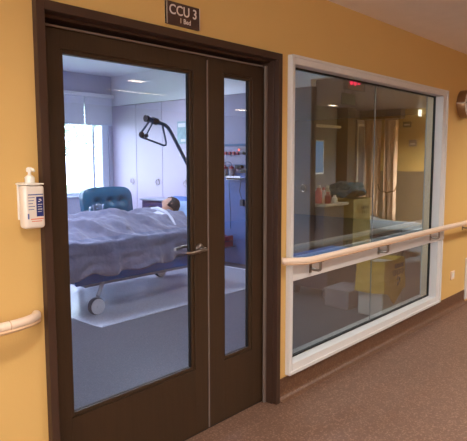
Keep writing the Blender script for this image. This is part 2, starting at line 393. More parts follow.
troffer(4.95, 6.1, -4.66, -4.60, HC, 'long narrow ceiling lamp on the far side of the corridor', 20, WARM)
troffer(8.8, 9.1, -5.6, -5.4, HC, 'small ceiling lamp in the far corner, mirrored in the slim door glass', 14, WARM)
troffer(-1.5, -1.2, -3.8, -3.5, HC, 'square ceiling lamp behind and to the left of the viewer', 60, WARM)

w4 = thing('fill_panel', (XL, -3.4, 1.0), kind='structure')  # glowing panes added out of view to lift the ceiling and upper walls
b = MB(); b.box(XL, XL+.05, -5.6, -5.54, .9, 2.4); b.box(XL, XL+.05, -1.06, -1.0, .9, 2.4); b.box(XL, XL+.05, -5.6, -1.0, .84, .9); b.box(XL, XL+.05, -5.6, -1.0, 2.4, 2.46); b.box(XL, XL+.05, -3.33, -3.27, .9, 2.4)
b.build('window_frame', 'white', w4)
for y0, y1 in ((-5.54, -3.33), (-3.27, -1.06)):
    b = MB(); b.box(XL+.005, XL+.012, y0, y1, .9, 2.4); b.build('fill_pane', emit('fill_pane_glow', (244, 244, 244), 9.5), w4)

# ------------------------------------------------------------------ setting: the patient room behind
RH = 2.9; YB = 6.1; XW = 6.0; RX0 = -.5
b = MB(); b.box(RX0, 11.2, .13, YB+.3, -.1, 0); struct('floor', b, 'rfloor')
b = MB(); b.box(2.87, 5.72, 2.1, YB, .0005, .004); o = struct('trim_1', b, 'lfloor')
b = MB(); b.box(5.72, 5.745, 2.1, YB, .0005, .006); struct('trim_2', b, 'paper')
b = MB(); b.box(RX0, 6.5, .14, YB+.3, RH, RH+.1); struct('ceiling', b, 'roomceil')
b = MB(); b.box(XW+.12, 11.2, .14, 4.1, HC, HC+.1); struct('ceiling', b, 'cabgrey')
b = MB(); b.box(XW, XW+.12, .15, 2.0, HC-.02, RH); b.box(RX0, XW, .14, .15, HC-.02, RH); struct('wall_lintel', b, 'roomwall')
b = MB(); b.box(RX0-.1, RX0, .14, YB+.3, 0, RH); struct('wall_left', b, 'roomwall')
# window wall: opening x 2.9..5.93, z .88..2.30
b = MB(); b.box(RX0, 2.9, YB, YB+.2, 0, RH); b.box(2.9, 5.93, YB, YB+.2, 0, .88); b.box(2.9, 5.93, YB, YB+.2, 2.42, RH); b.box(5.93, 6.5, YB, YB+.2, 0, RH)
struct('wall_window', b, 'bluewall' if False else mat('window_wall_paint', (190,192,212), .7))
b = MB(); b.box(6.4, 6.5, 2.61, YB, 0, RH); b.box(XW, XW+.12, 2.0, YB, 2.402, RH); b.box(XW+.12, 6.4, 2.66, YB, 2.402, RH); b.box(XW+.122, 6.138, 2.0, 2.60, 0, 2.402); b.box(XW+.122, 6.5, 2.60, 2.66, 0, 2.402); struct('wall_right', b, 'roomwall')
w2 = thing('window_2', (4.4, YB+.1, .88), kind='structure')
b = MB()
for x0, x1 in ((2.9, 2.96), (4.30, 4.36), (5.80, 5.93)): b.box(x0, x1, YB+.02, YB+.12, .88, 2.42, .004)
b.box(2.9, 5.93, YB+.02, YB+.12, .88, .94, .004); b.box(2.9, 5.93, YB+.02, YB+.12, 2.36, 2.42, .004); b.box(5.62, 5.66, YB+.04, YB+.10, .94, 2.36, .003)
b.build('window_frame', 'winframe', w2)
b = MB(); b.box(2.96, 4.30, YB+.07, YB+.071, .94, 2.36); b.build('glass_pane', 'glassout', w2)
b = MB(); b.box(4.36, 5.80, YB+.07, YB+.071, .94, 2.36); b.build('glass_pane', 'glassout', w2)
b = MB(); b.box(2.88, 5.95, YB-.05, YB+.02, .865, .89, .004); b.build('window_sill', 'winframe', w2)
s = thing('roller_blind', (4.5, YB-.04, 2.06), 'pale grey blind lowered over the top of the daylit window', 'blind')
b = MB(); b.box(2.86, 5.40, YB-.06, YB-.05, 2.09, 2.52); b.box(5.42, 5.96, YB-.06, YB-.05, 2.09, 2.52); b.build('blind_fabric', 'blind', s)
b = MB(); b.box(2.86, 5.40, YB-.068, YB-.044, 2.06, 2.09, .004); b.box(5.42, 5.96, YB-.068, YB-.044, 2.06, 2.09, .004); b.build('bottom_bar', 'winframe', s)
b = MB(); b.box(2.84, 5.97, YB-.12, YB-.001, 2.52, 2.58, .006); b.build('blind_cassette', 'roomceil', s)

# wardrobes along the right wall, fronts flush at x = XW
labels = ['lilac wardrobe in the corner beside the daylit window', 'lilac wardrobe behind the teal armchair, second from the window', 'lilac wardrobe behind the head of the bed, with a poster on it', 'lilac wardrobe mostly hidden behind the middle stile of the door', 'tall wardrobe with a ring handle at the left edge of the observation window']
def wardrobe(depth, w, label, loc, m):
    t = thing('wardrobe', (XW, 0, 0), label, 'wardrobe', 'lilac wardrobes along the room wall')
    b = MB(); b.box(XW+.02, XW+depth, .002, w-.002, .0, 2.40, .002); b.build('wardrobe_body', 'gap', t)
    b = MB(); b.box(XW, XW+.02, .004, w-.004, .08, 2.395, .003); d = b.build('wardrobe_door', m, t)
    b = MB(); b.lathe([(.012, -.001), (.012, -.010), (.005, -.02)], (XW, .10, 1.17), 'x', 12)
    b.tube(arc((XW-.016, .10, 1.125), .045, 0, 2*PI, 20, 'yz'), .006, 6, cap=False); b.build('ring_handle', 'chrome', d, smooth=True)
    t.location = loc; return t
w0 = wardrobe(.38, .648, labels[0], (XW, 5.45, 0), 'cab')
for i, y0 in ((1, 4.802), (2, 4.154), (3, 3.506)): copy_thing(w0, (XW, y0, 0), labels[i])
wardrobe(.12, .62, labels[4], (XW, 1.985, 0), 'cabgrey')
s = thing('poster', (XW, 4.38, 1.9), 'small green poster fixed to the wardrobe next to the door glass edge', 'poster')
b = MB(); b.box(XW-.006, XW-.001, 4.24, 4.44, 1.73, 2.07); b.build('poster_sheet', 'poster', s)
for y1, z0, z1 in ((4.42, 1.98, 2.04), (4.36, 1.76, 1.80)):
    b = MB(); b.box(XW-.008, XW-.006, 4.26, y1, z0, z1); b.build('printed_band', 'paper', s)
s = thing('notice', (XW, 4.36, 1.6), 'small white notice under the green poster', 'notice')
b = MB(); b.box(XW-.004, XW-.001, 4.29, 4.40, 1.54, 1.64); b.build('notice_sheet', 'paper', s)
b = MB()
for k in range(4): b.box(XW-.006, XW-.004, 4.30, 4.385, 1.555+k*.02, 1.563+k*.02)
b.build('printed_lines', 'blueprint', s)
s = thing('bedside_cabinet', (5.75, 4.7, 0), 'low purple bedside cabinet behind the pillow', 'cabinet')
b = MB(); b.box(5.62, 5.96, 4.30, 4.86, .06, .86, .006); b.build('cabinet_body', 'purple', s)
b = MB(); b.box(5.59, 5.98, 4.27, 4.88, .86, .885, .006); b.build('cabinet_top', 'bedframe', s)
for k in range(2):
    b = MB(); b.box(5.60, 5.62, 4.32, 4.84, .10+k*.38, .46+k*.37, .004); d = b.build('drawer', 'purple', s)
    b = MB(); b.box(5.575, 5.598, 4.50, 4.66, .40+k*.37, .415+k*.37, .003); b.build('drawer_pull', 'chrome', d)
for x in (5.66, 5.92):
    for y in (4.34, 4.82): b = MB(); b.lathe([(.03, -.012), (.03, .012)], (x, y, .03), 'y', 14); b.build('caster', 'tyre', s)

# service panel with outlets and suction (seen through the slim glass)
p = thing('service_panel', (XW, 3.1, 1.2), 'lilac and blue medical service panel seen through the slim glass of the door', 'wall panel')
b = MB(); b.box(XW+.0, XW+.38, 2.665, 3.50, 1.30, 2.40, .003); b.build('upper_panel', 'lilacwall', p)
b = MB(); b.box(XW+.0, XW+.38, 2.665, 3.50, 0.0, 1.298, .003); b.build('lower_panel', 'bluewall', p)
b = MB(); b.box(XW-.012, XW, 2.67, 3.49, 1.68, 1.71, .002); b.box(XW-.012, XW, 2.67, 3.49, 1.40, 1.42, .002); b.build('equipment_rail', 'bedmetal', p)
for k in range(6):
    y = 3.42-k*.075 if k < 4 else 3.42-.10-k*.06
    b = MB(); b.box(XW-.03, XW, y-.018, y+.018, 1.555, 1.60, .004); b.build('gas_outlet', 'red' if k < 4 else 'black', p)
b = MB(); b.box(XW-.02, XW, 3.02, 3.20, 1.58, 1.66, .003); d = b.build('alarm_unit', 'cabgrey', p)
b = MB(); b.lathe([(.012, -.001), (.012, -.01), (.006, -.014)], (XW-.02, 3.165, 1.625), 'x', 12); b.build('alarm_light', 'ledsmall', d)
for y in (3.40, 3.28):
    b = MB(); b.lathe([(.032, 1.24), (.034, 1.26), (.034, 1.35), (.03, 1.36)], (XW-.05, y, 0), seg=16); j = b.build('suction_jar', 'cabgrey', p, smooth=True)
    b = MB(); b.lathe([(.036, 1.36), (.036, 1.385), (.012, 1.39), (.010, 1.41)], (XW-.05, y, 0), seg=16); b.build('jar_lid', 'red', j, smooth=True)
b = MB(); b.tube([(XW-.05, 3.40, 1.41), (XW-.07, 3.385, 1.45), (XW-.07, 3.34, 1.46), (XW-.06, 3.29, 1.44), (XW-.05, 3.28, 1.41)], .006, 8); b.tube([(XW-.03, 3.35, 1.40), (XW-.05, 3.33, 1.1), (XW-.04, 3.31, .75), (XW-.03, 3.32, .5)], .006, 8)
b.build('suction_hose', 'bedmetal', p, smooth=True)
for y, z in ((3.16, 1.39), (3.06, 1.33)):
    b = MB(); b.box(XW-.06, XW, y-.06, y+.05, z-.025, z+.02, .004); b.build('pump_module', 'black', p)
b = MB(); b.box(XW-.10, XW, 3.08, 3.34, 1.205, 1.235, .004); b.box(XW-.10, XW-.09, 3.08, 3.34, 1.205, 1.26); b.build('tray', 'paper', p)
b = MB(); b.tube([(XW-.03, 3.12, 1.20), (XW-.04, 3.14, 1.05), (XW-.03, 3.10, .92)], .005, 8); b.box(XW-.05, XW-.01, 3.07, 3.13, .84, .93, .005); b.build('hand_control', 'darkblue', p)
s = thing('supply_basket', (5.84, 3.37, .25), 'small wire basket of red and dark packets low on the blue panel', 'basket')
b = MB()
for z in (.26, .34, .42):
    b.tube([(5.72, 3.24, z), (5.72, 3.50, z)], .004, 6); b.tube([(5.72, 3.24, z), (5.995, 3.24, z)], .004, 6); b.tube([(5.72, 3.50, z), (5.995, 3.50, z)], .004, 6)
for k in range(9): b.tube([(5.72, 3.24+k*.0325, .25), (5.72, 3.24+k*.0325, .42)], .003, 6)
b.box(5.72, 5.995, 3.24, 3.50, .245, .252); b.build('wire_frame', 'chrome', s)
for k, (y, m, lab) in enumerate(((3.465, 'darkblue', 'dark packet at the far end of the wire basket'), (3.40, 'red', 'red packet in the middle of the wire basket'), (3.335, 'paper', 'white packet in the wire basket'), (3.275, 'red', 'red packet at the near end of the wire basket'))):
    b = MB(); b.box(5.76, 5.95, y-.025, y+.025, .253, .38+.03*(k % 2), .006)
    tag(b.build('packet', m), lab, 'packet', 'packets in the wire basket')

# ------------------------------------------------------------------ hospital bed
BX0, BX1, BY0, BY1 = 2.78, 4.98, 2.52, 3.44
bed = thing('hospital_bed', (3.9, 3.0, 0), 'hospital bed with blue side panels and big grey casters seen through the door glass', 'bed')
b = MB(); b.box(BX0+.05, BX1-.05, BY0+.04, BY1-.04, .40, .48, .01); b.box(BX0+.35, BX1-.35, BY0+.2, BY1-.2, .22, .30, .01)
for x in (BX0+.5, BX1-.5): b.box(x-.05, x+.05, BY0+.25, BY1-.25, .28, .42, .008)
b.build('bed_frame', 'bedframe', bed)
b = MB(); b.box(BX0+.12, BX1-.4, BY0+.0, BY0+.035, .30, .42, .012); b.build('side_panel', 'bedblue', bed)
b = MB(); b.box(BX0+.12, BX1-.4, BY1-.035, BY1, .30, .42, .012); b.build('side_panel', 'bedblue', bed)
b = MB(); b.box(BX0+.06, BX1-.06, BY0+.04, BY1-.04, .48, .66, .05, 4); b.build('mattress', 'sheet', bed, smooth=True)
b = MB(); b.box(BX0, BX0+.045, BY0+.03, BY1-.03, .36, .80, .02, 3); b.build('footboard', 'bedframe', bed, smooth=True)
b = MB(); b.box(BX1-.045, BX1, BY0+.03, BY1-.03, .36, 1.02, .02, 3); b.build('headboard', 'bedblue', bed, smooth=True)
for x, y in ((3.10, BY0-.02), (3.10, BY1-.06), (4.68, BY0-.02), (4.68, BY1-.06)):
    b = MB(); b.tube([(x+.16, y+.10, .30), (x+.10, y+.05, .26), (x+.03, y+.012, .17)], .022, 10); b.tube([(x+.03, y+.012, .17), (x, y, .08)], .018, 10); l = b.build('caster_fork', 'bedframe', bed, smooth=True)
    b = MB(); b.lathe([(.062, -.034), (.080, -.028), (.084, -.015), (.084, .015), (.080, .028), (.062, .034)], (x, y, .084), 'y', 28); wl = b.build('caster_tyre', 'tyre', l, smooth=True)
    b = MB(); b.lathe([(.076, -.038), (.076, .038)], (x, y, .084), 'y', 28); b.lathe([(.018, -.044), (.018, .044)], (x, y, .084), 'y', 14); b.build('caster_hub', 'wheel', l, smooth=True)
# trapeze pole curving over the bed head
b = MB()
pp = [(5.03, 3.0, .36), (5.03, 3.0, 1.02), (5.00, 3.0, 1.14), (4.94, 3.0, 1.26), (4.62, 3.0, 1.72), (4.555, 3.0, 1.81), (4.51, 3.0, 1.865), (4.46, 3.0, 1.895), (4.40, 3.0, 1.91), (4.30, 3.0, 1.93), (4.18, 3.0, 1.955)]
b.tube(pp, .023, 12, rad=[.034, .034, .026, .022, .021, .021, .021, .021, .022, .03, .03]); tp = b.build('trapeze_pole', 'bedmetal', bed, smooth=True)
for cp in ([(4.17, 3.0, 1.955), (4.20, 3.0, 1.955)], [(4.27, 3.0, 1.938), (4.34, 3.0, 1.925)]):
    b = MB(); b.tube(cp, .040, 14); b.build('pole_collar', 'darkblue', tp, smooth=True)
b = MB()
P1, P2, P3, P4 = (4.23, 3.0, 1.93), (4.085, 3.0, 1.77), (4.46, 3.0, 1.665), (4.42, 3.0, 1.90)
b.tube([P1, (4.10, 3.0, 1.79), (4.085, 3.0, 1.765), (4.10, 3.0, 1.745), (4.44, 3.0, 1.655), (4.47, 3.0, 1.66), (4.475, 3.0, 1.69), P4], .012, 10)
b.tube([(4.28, 2.99, 1.93), (4.16, 2.99, 1.755)], .009, 8); b.build('grab_handle', 'bedmetal', tp, smooth=True)
b = MB(); b.ball((4.11, 3.0, 1.77), .038, 2, (1, .7, 1)); b.ball((4.17, 2.99, 1.76), .025, 2); b.build('handle_strap', 'darkblue', tp, smooth=True)

# pillow
def cushion(mb, x0, x1, y0, y1, z0, z1, n=16, rot=None):
    bm2 = bmesh.new(); bmesh.ops.create_cube(bm2, size=2); bmesh.ops.subdivide_edges(bm2, edges=bm2.edges[:], cuts=n, use_grid_fill=True)
    for v in bm2.verts:
        x, y, z = v.co
        th = (1-abs(x)**3.2)**.5*(1-abs(y)**3.2)**.5 if abs(x) < 1 and abs(y) < 1 else 0
        zz = z*th*(1+.08*noise.noise(Vector((x*2, y*2, 3))))
        v.co = Vector(((x0+x1)/2+x*(x1-x0)/2, (y0+y1)/2+y*(y1-y0)/2, (z0+z1)/2+zz*(z1-z0)/2))
    c = Vector(((x0+x1)/2, (y0+y1)/2, (z0+z1)/2))
    if rot: bmesh.ops.rotate(bm2, cent=c, matrix=rot, verts=bm2.verts)
    bmesh.ops.remove_doubles(bm2, verts=bm2.verts, dist=.0004)
    mb.merge(bm2); return mb
b = MB(); cushion(b, 4.45, 4.93, 2.64, 3.32, .70, .92, rot=Matrix.Rotation(math.radians(-32), 3, 'Y'))
tag(b.build('pillow', 'pillow', smooth=True), 'pale blue pillow propping up the head of the person in bed', 'pillow')

# person lying in the bed
def skinned(name, verts, edges, radii, m, parent, sub=2):
    me = bpy.data.meshes.new(name); me.from_pydata(verts, edges, []); o = bpy.data.objects.new(name, me); COL.objects.link(o)
    sk = o.modifiers.new('s', 'SKIN'); sk.use_smooth_shade = True
    for i, r in enumerate(radii):
        d = me.skin_vertices[0].data[i]; d.radius = r if isinstance(r, tuple) else (r, r); d.use_root = (i == 0)
    ss = o.modifiers.new('d', 'SUBSURF'); ss.levels = ss.render_levels = sub
    dg = bpy.context.evaluated_depsgraph_get(); me2 = bpy.data.meshes.new_from_object(o.evaluated_get(dg))
    bpy.data.objects.remove(o); b = bmesh.new(); b.from_mesh(me2); return b
V = [(3.80, 3.0, .745), (4.00, 3.0, .75), (4.18, 3.0, .78), (4.31, 3.0, .83), (4.38, 3.0, .87), (4.44, 3.0, .90),
     (3.73, 2.90, .745), (3.40, 2.87, .77), (3.06, 2.87, .73), (3.00, 2.87, .78),
     (3.73, 3.10, .745), (3.40, 3.13, .77), (3.06, 3.13, .73), (3.00, 3.13, .78),
     (4.28, 2.83, .80), (4.08, 2.77, .745), (3.90, 2.82, .76), (3.82, 2.84, .76),
     (4.28, 3.17, .80), (4.08, 3.23, .745), (3.90, 3.18, .76), (3.82, 3.16, .76)]
E_ = [(0, 1), (1, 2), (2, 3), (3, 4), (4, 5), (0, 6), (6, 7), (7, 8), (8, 9), (0, 10), (10, 11), (11, 12), (12, 13), (3, 14), (14, 15), (15, 16), (16, 17), (3, 18), (18, 19), (19, 20), (20, 21)]
R_ = [(.11, .07), (.11, .07), (.12, .075), (.11, .07), .055, .05, .065, .05, .032, .03, .065, .05, .032, .03, .05, .038, .028, .024, .05, .038, .028, .024]
bmb = skinned('body', V, E_, R_, 'skin', None)
mb = MB(); mb.merge(bmb)
hc = Vector((4.52, 2.985, .945))
hb = bmesh.new(); bmesh.ops.create_icosphere(hb, subdivisions=4, radius=1)
for v in hb.verts:
    x, y, z = v.co   # local: z = crown, -y = face
    p = Vector((x*.074, y*.094, z*.112))
    if z < -.1: p.x *= 1-.28*(-z-.1); p.y *= 1-.12*(-z-.1)
    # nose, brow, eye sockets, mouth, chin
    def bumpf(cx, cz, sx, sz, a):
        g = math.exp(-((x-cx)/sx)**2-((z-cz)/sz)**2); return a*g if y < 0 else 0
    p.y -= bumpf(0, -.18, .14, .22, .024)+bumpf(0, -.36, .18, .06, .006)+bumpf(0, -.52, .26, .07, .008)+bumpf(0, -.84, .3, .15, .010)+bumpf(0, .16, .6, .1, .005)
    p.y += bumpf(-.36, .0, .17, .10, .012)+bumpf(.36, .0, .17, .10, .012)+bumpf(0, -.47, .3, .02, .004)
    v.co = p
for sx in (-1, 1):
    e = bmesh.new(); bmesh.ops.create_icosphere(e, subdivisions=2, radius=1)
    for v in e.verts: v.co = Vector((sx*.074+v.co.x*.010, .008+v.co.y*.020, -.008+v.co.z*.032))
    me = bpy.data.meshes.new('e'); e.to_mesh(me); hb.from_mesh(me); e.free()
# lie back: crown towards +x, face up and turned towards the door
HR = Matrix.Rotation(math.radians(-22), 3, 'X') @ Matrix.Rotation(math.radians(58), 3, 'Y') 
HR = Matrix(((.0, .42, .907), (-.80, .54, -.25), (-.60, -.727, .33))).transposed().transposed()
fz = Vector((.80, .02, .60)).normalized(); fy = -Vector((-.38, .66, .58)); fy = (fy-fy.dot(fz)*fz).normalized(); fx = fy.cross(fz)
HR = Matrix((fx, fy, fz)).transposed()
for v in hb.verts: v.co = hc+HR @ v.co
mb.merge(hb)
person = mb.build('person', 'skin', smooth=True)
tag(person, 'dark haired person lying under a grey blanket with the head on a pale blue pillow', 'person')
# hair cap
hh = bmesh.new(); bmesh.ops.create_icosphere(hh, subdivisions=4, radius=1)
dele = []
for v in hh.verts:
    x, y, z = v.co
    r = 1+.05*noise.noise(v.co*5)
    if y < -.35 and z < .42 or (z < -.55): dele.append(v)
    v.co = hc+HR @ Vector((x*.084*r, (y*.106+.004)*r, z*.122*r))
bmesh.ops.delete(hh, geom=dele, context='VERTS')
mb = MB(); mb.merge(hh); hr = mb.build('hair', 'hair', person, smooth=True)
so = hr.modifiers.new('t', 'SOLIDIFY'); so.thickness = .008; so.offset = -1
# gown collar and shoulders
g = skinned('gown', [(3.98, 3.0, .755), (4.18, 3.0, .785), (4.31, 3.0, .835), (4.38, 3.0, .865), (4.29, 2.82, .81), (4.10, 2.76, .75), (4.29, 3.18, .81), (4.10, 3.24, .75)], [(0, 1), (1, 2), (2, 3), (2, 4), (4, 5), (2, 6), (6, 7)], [(.13, .09), (.13, .09), (.12, .08), .062, .062, .052, .062, .052], 'gown', None)
mb = MB(); mb.merge(g); mb.build('gown', 'gown', person, smooth=True)

# blanket draped over the person and the mattress
def bz(x, y):
    d = (y-2.98)
    prof = .215*math.exp(-(abs(d)/.34)**3)
    knee = .75+.25*math.exp(-((x-3.5)/.45)**2)+.10*math.exp(-((x-4.2)/.3)**2)
    feet = 1.0 if x > 3.05 else max(.3, 1-(3.05-x)*1.4)
    w = .035*noise.noise(Vector((x*4, y*6, 1)))+.022*noise.noise(Vector((x*11+y*6, y*9, 4)))+.010*noise.noise(Vector((x*25, y*19+x*9, 4)))
    ridge = .045*max(0, math.sin(x*9+y*13+2*noise.noise(Vector((x*2, y*2, 0)))))**3
    return .682+prof*knee*feet+w+ridge
bm = bmesh.new(); NU, NV = 120, 110; grid = []
X0, X1 = 2.74, 4.54
for i in range(NU+1):
    x = X0+(X1-X0)*i/NU; row = []
    for j in range(NV+1):
        t = j/NV
        hem0 = .375+.05*noise.noise(Vector((x*2.2, 0, 7)))+.06*(x-2.8)/1.8+.018*math.sin(x*17); hem1 = .34
        top = 1.06; ln0 = .70-hem0; ln1 = .70-hem1; tot = ln0+top+ln1; s_ = t*tot
        if s_ < ln0:
            k = (ln0-s_)/ln0; y = BY0-.015-.045*k+.024*k*math.sin(x*15+noise.noise(Vector((x*3, 1, 1)))*5)+.03*noise.noise(Vector((x*3.1, k*4, 2)))
            z = .70-(ln0-s_); y -= .012+.02*k*max(0, math.sin(x*9+k*6))**2
            e = min(1, k/.25); z = z*e+(1-e)*(z+.0)
        elif s_ > ln0+top:
            k = (s_-ln0-top)/ln1; y = BY1+.015+.04*k+.02*k*math.sin(x*13); z = .70-(s_-ln0-top)
        else:
            u = (s_-ln0)/top; y = BY0-.027+u*(BY1-BY0+.042); z = bz(x, y)
            edge = min(u, 1-u)/.06
            if edge < 1: z = .70*(1-edge)**1.5+z*(1-(1-edge)**1.5)
        row.append(bm.verts.new((x, y, z)))
    grid.append(row)
for i in range(NU):
    for j in range(NV): bm.faces.new((grid[i][j], grid[i+1][j], grid[i+1][j+1], grid[i][j+1]))
# foot-end drop
prev = grid[0]
for k in range(1, 12):
    row = [bm.verts.new((X0-.012*math.sin(k*.4)-.02*(k/12)*math.sin(j*.3), grid[0][j].co.y, max(.30, grid[0][j].co.z-k*.032) if grid[0][j].co.z > .66 else grid[0][j].co.z-.001*k)) for j in range(NV+1)]
    for j in range(NV):
        bm.faces.new((prev[j], prev[j+1], row[j+1], row[j]))
    prev = row
bmesh.ops.smooth_vert(bm, verts=bm.verts, factor=.3, use_axis_x=False, use_axis_y=True, use_axis_z=True)
mb = MB(); mb.bm.free(); mb.bm = bm; bl = mb.build('blanket', 'blanket', smooth=False)
for p_ in bl.data.polygons: p_.use_smooth = True
so = bl.modifiers.new('t', 'SOLIDIFY'); so.thickness = .012; so.offset = 1
tag(bl, 'creased grey-blue blanket covering the person and hanging over the bed side', 'blanket')
# folded sheet edge near the face
mb = MB(); mb.tube([(4.26, 2.62, .76), (4.29, 2.72, .83), (4.31, 2.84, .89), (4.31, 2.98, .915), (4.32, 3.1, .90), (4.31, 3.22, .84), (4.28, 3.3, .76)], .035, 12, rad=[.010, .018, .022, .030, .028, .020, .012])
o = mb.build('folded_sheet', 'gown', smooth=True); tag(o, 'white sheet bunched under the chin of the person in bed', 'sheet')

# ------------------------------------------------------------------ armchair
ch = thing('armchair', (5.05, 4.75, 0), 'teal button-tufted armchair behind the bed, facing the door', 'armchair')
bm2 = bmesh.new(); bmesh.ops.create_cube(bm2, size=2); bmesh.ops.subdivide_edges(bm2, edges=bm2.edges[:], cuts=40, use_grid_fill=True)
btn = [(-.45, .35), (.05, .35), (.5, .35), (-.22, -.15), (.28, -.15), (-.45, -.62), (.05, -.62), (.5, -.62)]
for v in bm2.verts:
    x, y, z = v.co
    ax, az = abs(x), abs(z)
    k = 1.0
    px, pz = x, z
    rr = (ax**8+az**8)**(1/8)
    if rr > .001: s_ = 1/max(1, (ax**5+az**5)**(1/5)/1.0); px *= s_; pz *= s_
    th = max(.25, (1-min(1, rr)**6))**.5
    yy = y*th
    if y < 0:
        for bx, bz_ in btn: yy += .8*math.exp(-((x-bx)**2+((z-bz_)*.9)**2)/.022)
    v.co = Vector((5.07+px*.455*(1-.06*(1-z)*.5), 5.00+yy*.085+(z)*.05, .745+pz*.335))
mb = MB(); mb.merge(bm2); bk = mb.build('backrest', 'blueteal', ch, smooth=True)
for bx, bz_ in btn:
    mb = MB(); mb.ball((5.07+bx*.445, 4.862+bz_*.05, .745+bz_*.335), 0.016, 2, (1, .6, 1)); mb.build('button', 'blueteal', bk, smooth=True)
mb = MB(); mb.box(4.70, 5.44, 4.25, 4.86, .32, .47, .05, 4); mb.build('seat', 'blueteal', ch, smooth=True)
for x in (4.61, 5.45):
    mb = MB(); mb.box(x, x+.08, 4.28, 4.84, .28, .64, .03, 4); mb.build('armrest', 'blueteal', ch, smooth=True)
for x in (4.68, 5.46):
    for y in (4.34, 4.80): mb = MB(); mb.tube([(x, y, 0), (x, y, .33)], .02, 10, rad=[.015, .024]); mb.build('leg', 'darkmetal', ch, smooth=True)

# overbed table and jug
t = thing('overbed_table', (4.1, 3.85, 0), 'narrow pale overbed table behind the blanket, carrying the glass jug', 'table')
mb = MB(); mb.box(3.75, 4.45, 3.66, 4.06, .745, .77, .008); mb.build('tabletop', 'winframe', t)
mb = MB(); mb.box(3.80, 3.84, 3.82, 3.90, .06, .745, .004); mb.build('column', 'bedmetal', t)
mb = MB(); mb.box(3.79, 3.85, 3.60, 4.08, .05, .08, .006); mb.box(3.80, 4.4, 3.62, 3.66, .05, .08, .004); mb.box(3.80, 4.4, 4.02, 4.06, .05, .08, .004); mb.build('foot_frame', 'bedmetal', t)
for x, y in ((3.82, 3.64), (3.82, 4.04), (4.38, 3.64), (4.38, 4.04)):
    mb = MB(); mb.lathe([(.025, -.01), (.025, .01)], (x, y, .025), 'y', 14); mb.build('caster', 'tyre', t)
j = thing('water_jug', (4.05, 3.8, .77), 'clear glass water jug with a handle in front of the teal armchair', 'jug')
mb = MB(); mb.lathe([(.050, .771), (.056, .776), (.060, .85), (.064, .925), (.068, .94), (.064, .94), (.058, .925), (.054, .85), (.050, .79), (.01, .785)], (4.06, 3.8, 0), seg=28); mb.build('jug_body', 'jug', j, smooth=True)
mb = MB(); mb.tube([(4.002, 3.8, .915), (3.965, 3.8, .92), (3.94, 3.8, .895), (3.94, 3.8, .85), (3.965, 3.8, .82), (4.005, 3.8, .815)], .009, 10); mb.build('jug_handle', 'jug', j, smooth=True)

# room ceiling lamp
troffer(1.4, 2.0, 3.2, 3.8, RH, 'cool ceiling lamp in the patient room, out of sight to the left of the bed', 140, (.88, .93, 1), 'lampcool', 'patient room ceiling lamps')
troffer(3.4, 4.0, .9, 1.1, RH, 'cool ceiling lamp just inside the patient room door', 30, (.88, .93, 1), 'lampcool', 'patient room ceiling lamps')

troffer(4.7, 5.1, 3.6, 4.0, RH, 'added cool fill lamp above the head of the bed, hidden by the door frame', 40, (.88, .93, 1), 'lampcool', 'patient room ceiling lamps')  # fill lamp added to lighten the bulkhead, blind and bedding
# ------------------------------------------------------------------ neighbouring bay, seen through the observation window
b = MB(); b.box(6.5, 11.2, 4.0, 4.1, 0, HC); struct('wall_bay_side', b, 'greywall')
b = MB(); b.box(11.05, 11.2, .14, 4.0, 1.24, HC); struct('wall_bay_end', b, 'orange')
b = MB(); b.box(11.03, 11.2, .14, 4.0, 0, 1.24); struct('trim_3', b, 'taupe')
b = MB(); b.box(7.95, 8.05, .14, 1.33, 0, HC); struct('wall_bay_partition', b, mat('grey_green_partition', (82,94,88), .6))
mb = MB(); mb.box(9.95, 10.25, 3.75, 3.999, 0, HC-.002); struct('trim_4', mb, mat('dark_pillar', (50,52,60), .6))
# slit window in the side wall
s = thing('window_3', (9.3, 4.0, 1.2), kind='structure')
mb = MB(); mb.box(9.10, 9.46, 3.985, 4.0, 1.2, 1.86, .002); mb.build('window_frame', 'winframe', s)
mb = MB(); mb.box(9.13, 9.43, 3.98, 3.984, 1.23, 1.83); mb.build('glass_pane', emit('dusk_window_light', (150,185,225), .6), s)
mb = MB(); mb.box(9.0, 9.95, 3.9, 3.999, 2.10, 2.15, .004); struct('trim_5', mb, 'counter')
s = thing('glazed_cabinet', (10.6, 3.8, 0), 'tall grey glazed cupboard behind the teal cloth, left of the curtain', 'cabinet')
mb = MB(); mb.box(10.26, 10.56, 3.72, 3.98, .0, 2.28, .004); mb.build('cabinet_body', 'cabgrey', s)
for x in (10.265,):
    mb = MB(); mb.box(x, x+.29, 3.70, 3.715, .95, 2.2, .003); d = mb.build('cabinet_door', 'counter', s)
    mb = MB(); mb.box(x+.03, x+.26, 3.693, 3.699, 1.0, 2.15); mb.build('door_pane', 'gap', d)
s = thing('supply_counter', (6.8, 2.1, 0), 'low counter with a pale worktop next to the tall wardrobe, seen through the observation window', 'counter')
mb = MB(); mb.box(6.16, 6.66, 1.88, 2.45, 0.06, .88, .004); mb.build('counter_body', 'cabgrey', s)
mb = MB(); mb.box(6.145, 6.72, 1.84, 2.46, .88, .915, .005); mb.build('worktop', 'counter', s)
bl_ = ['pink bottle at the left end of the pale counter', 'dark pink squat bottle on the pale counter', 'white bottle with pink cap on the pale counter', 'short white tub on the pale counter', 'tall clear bottle beside the teal cloth']
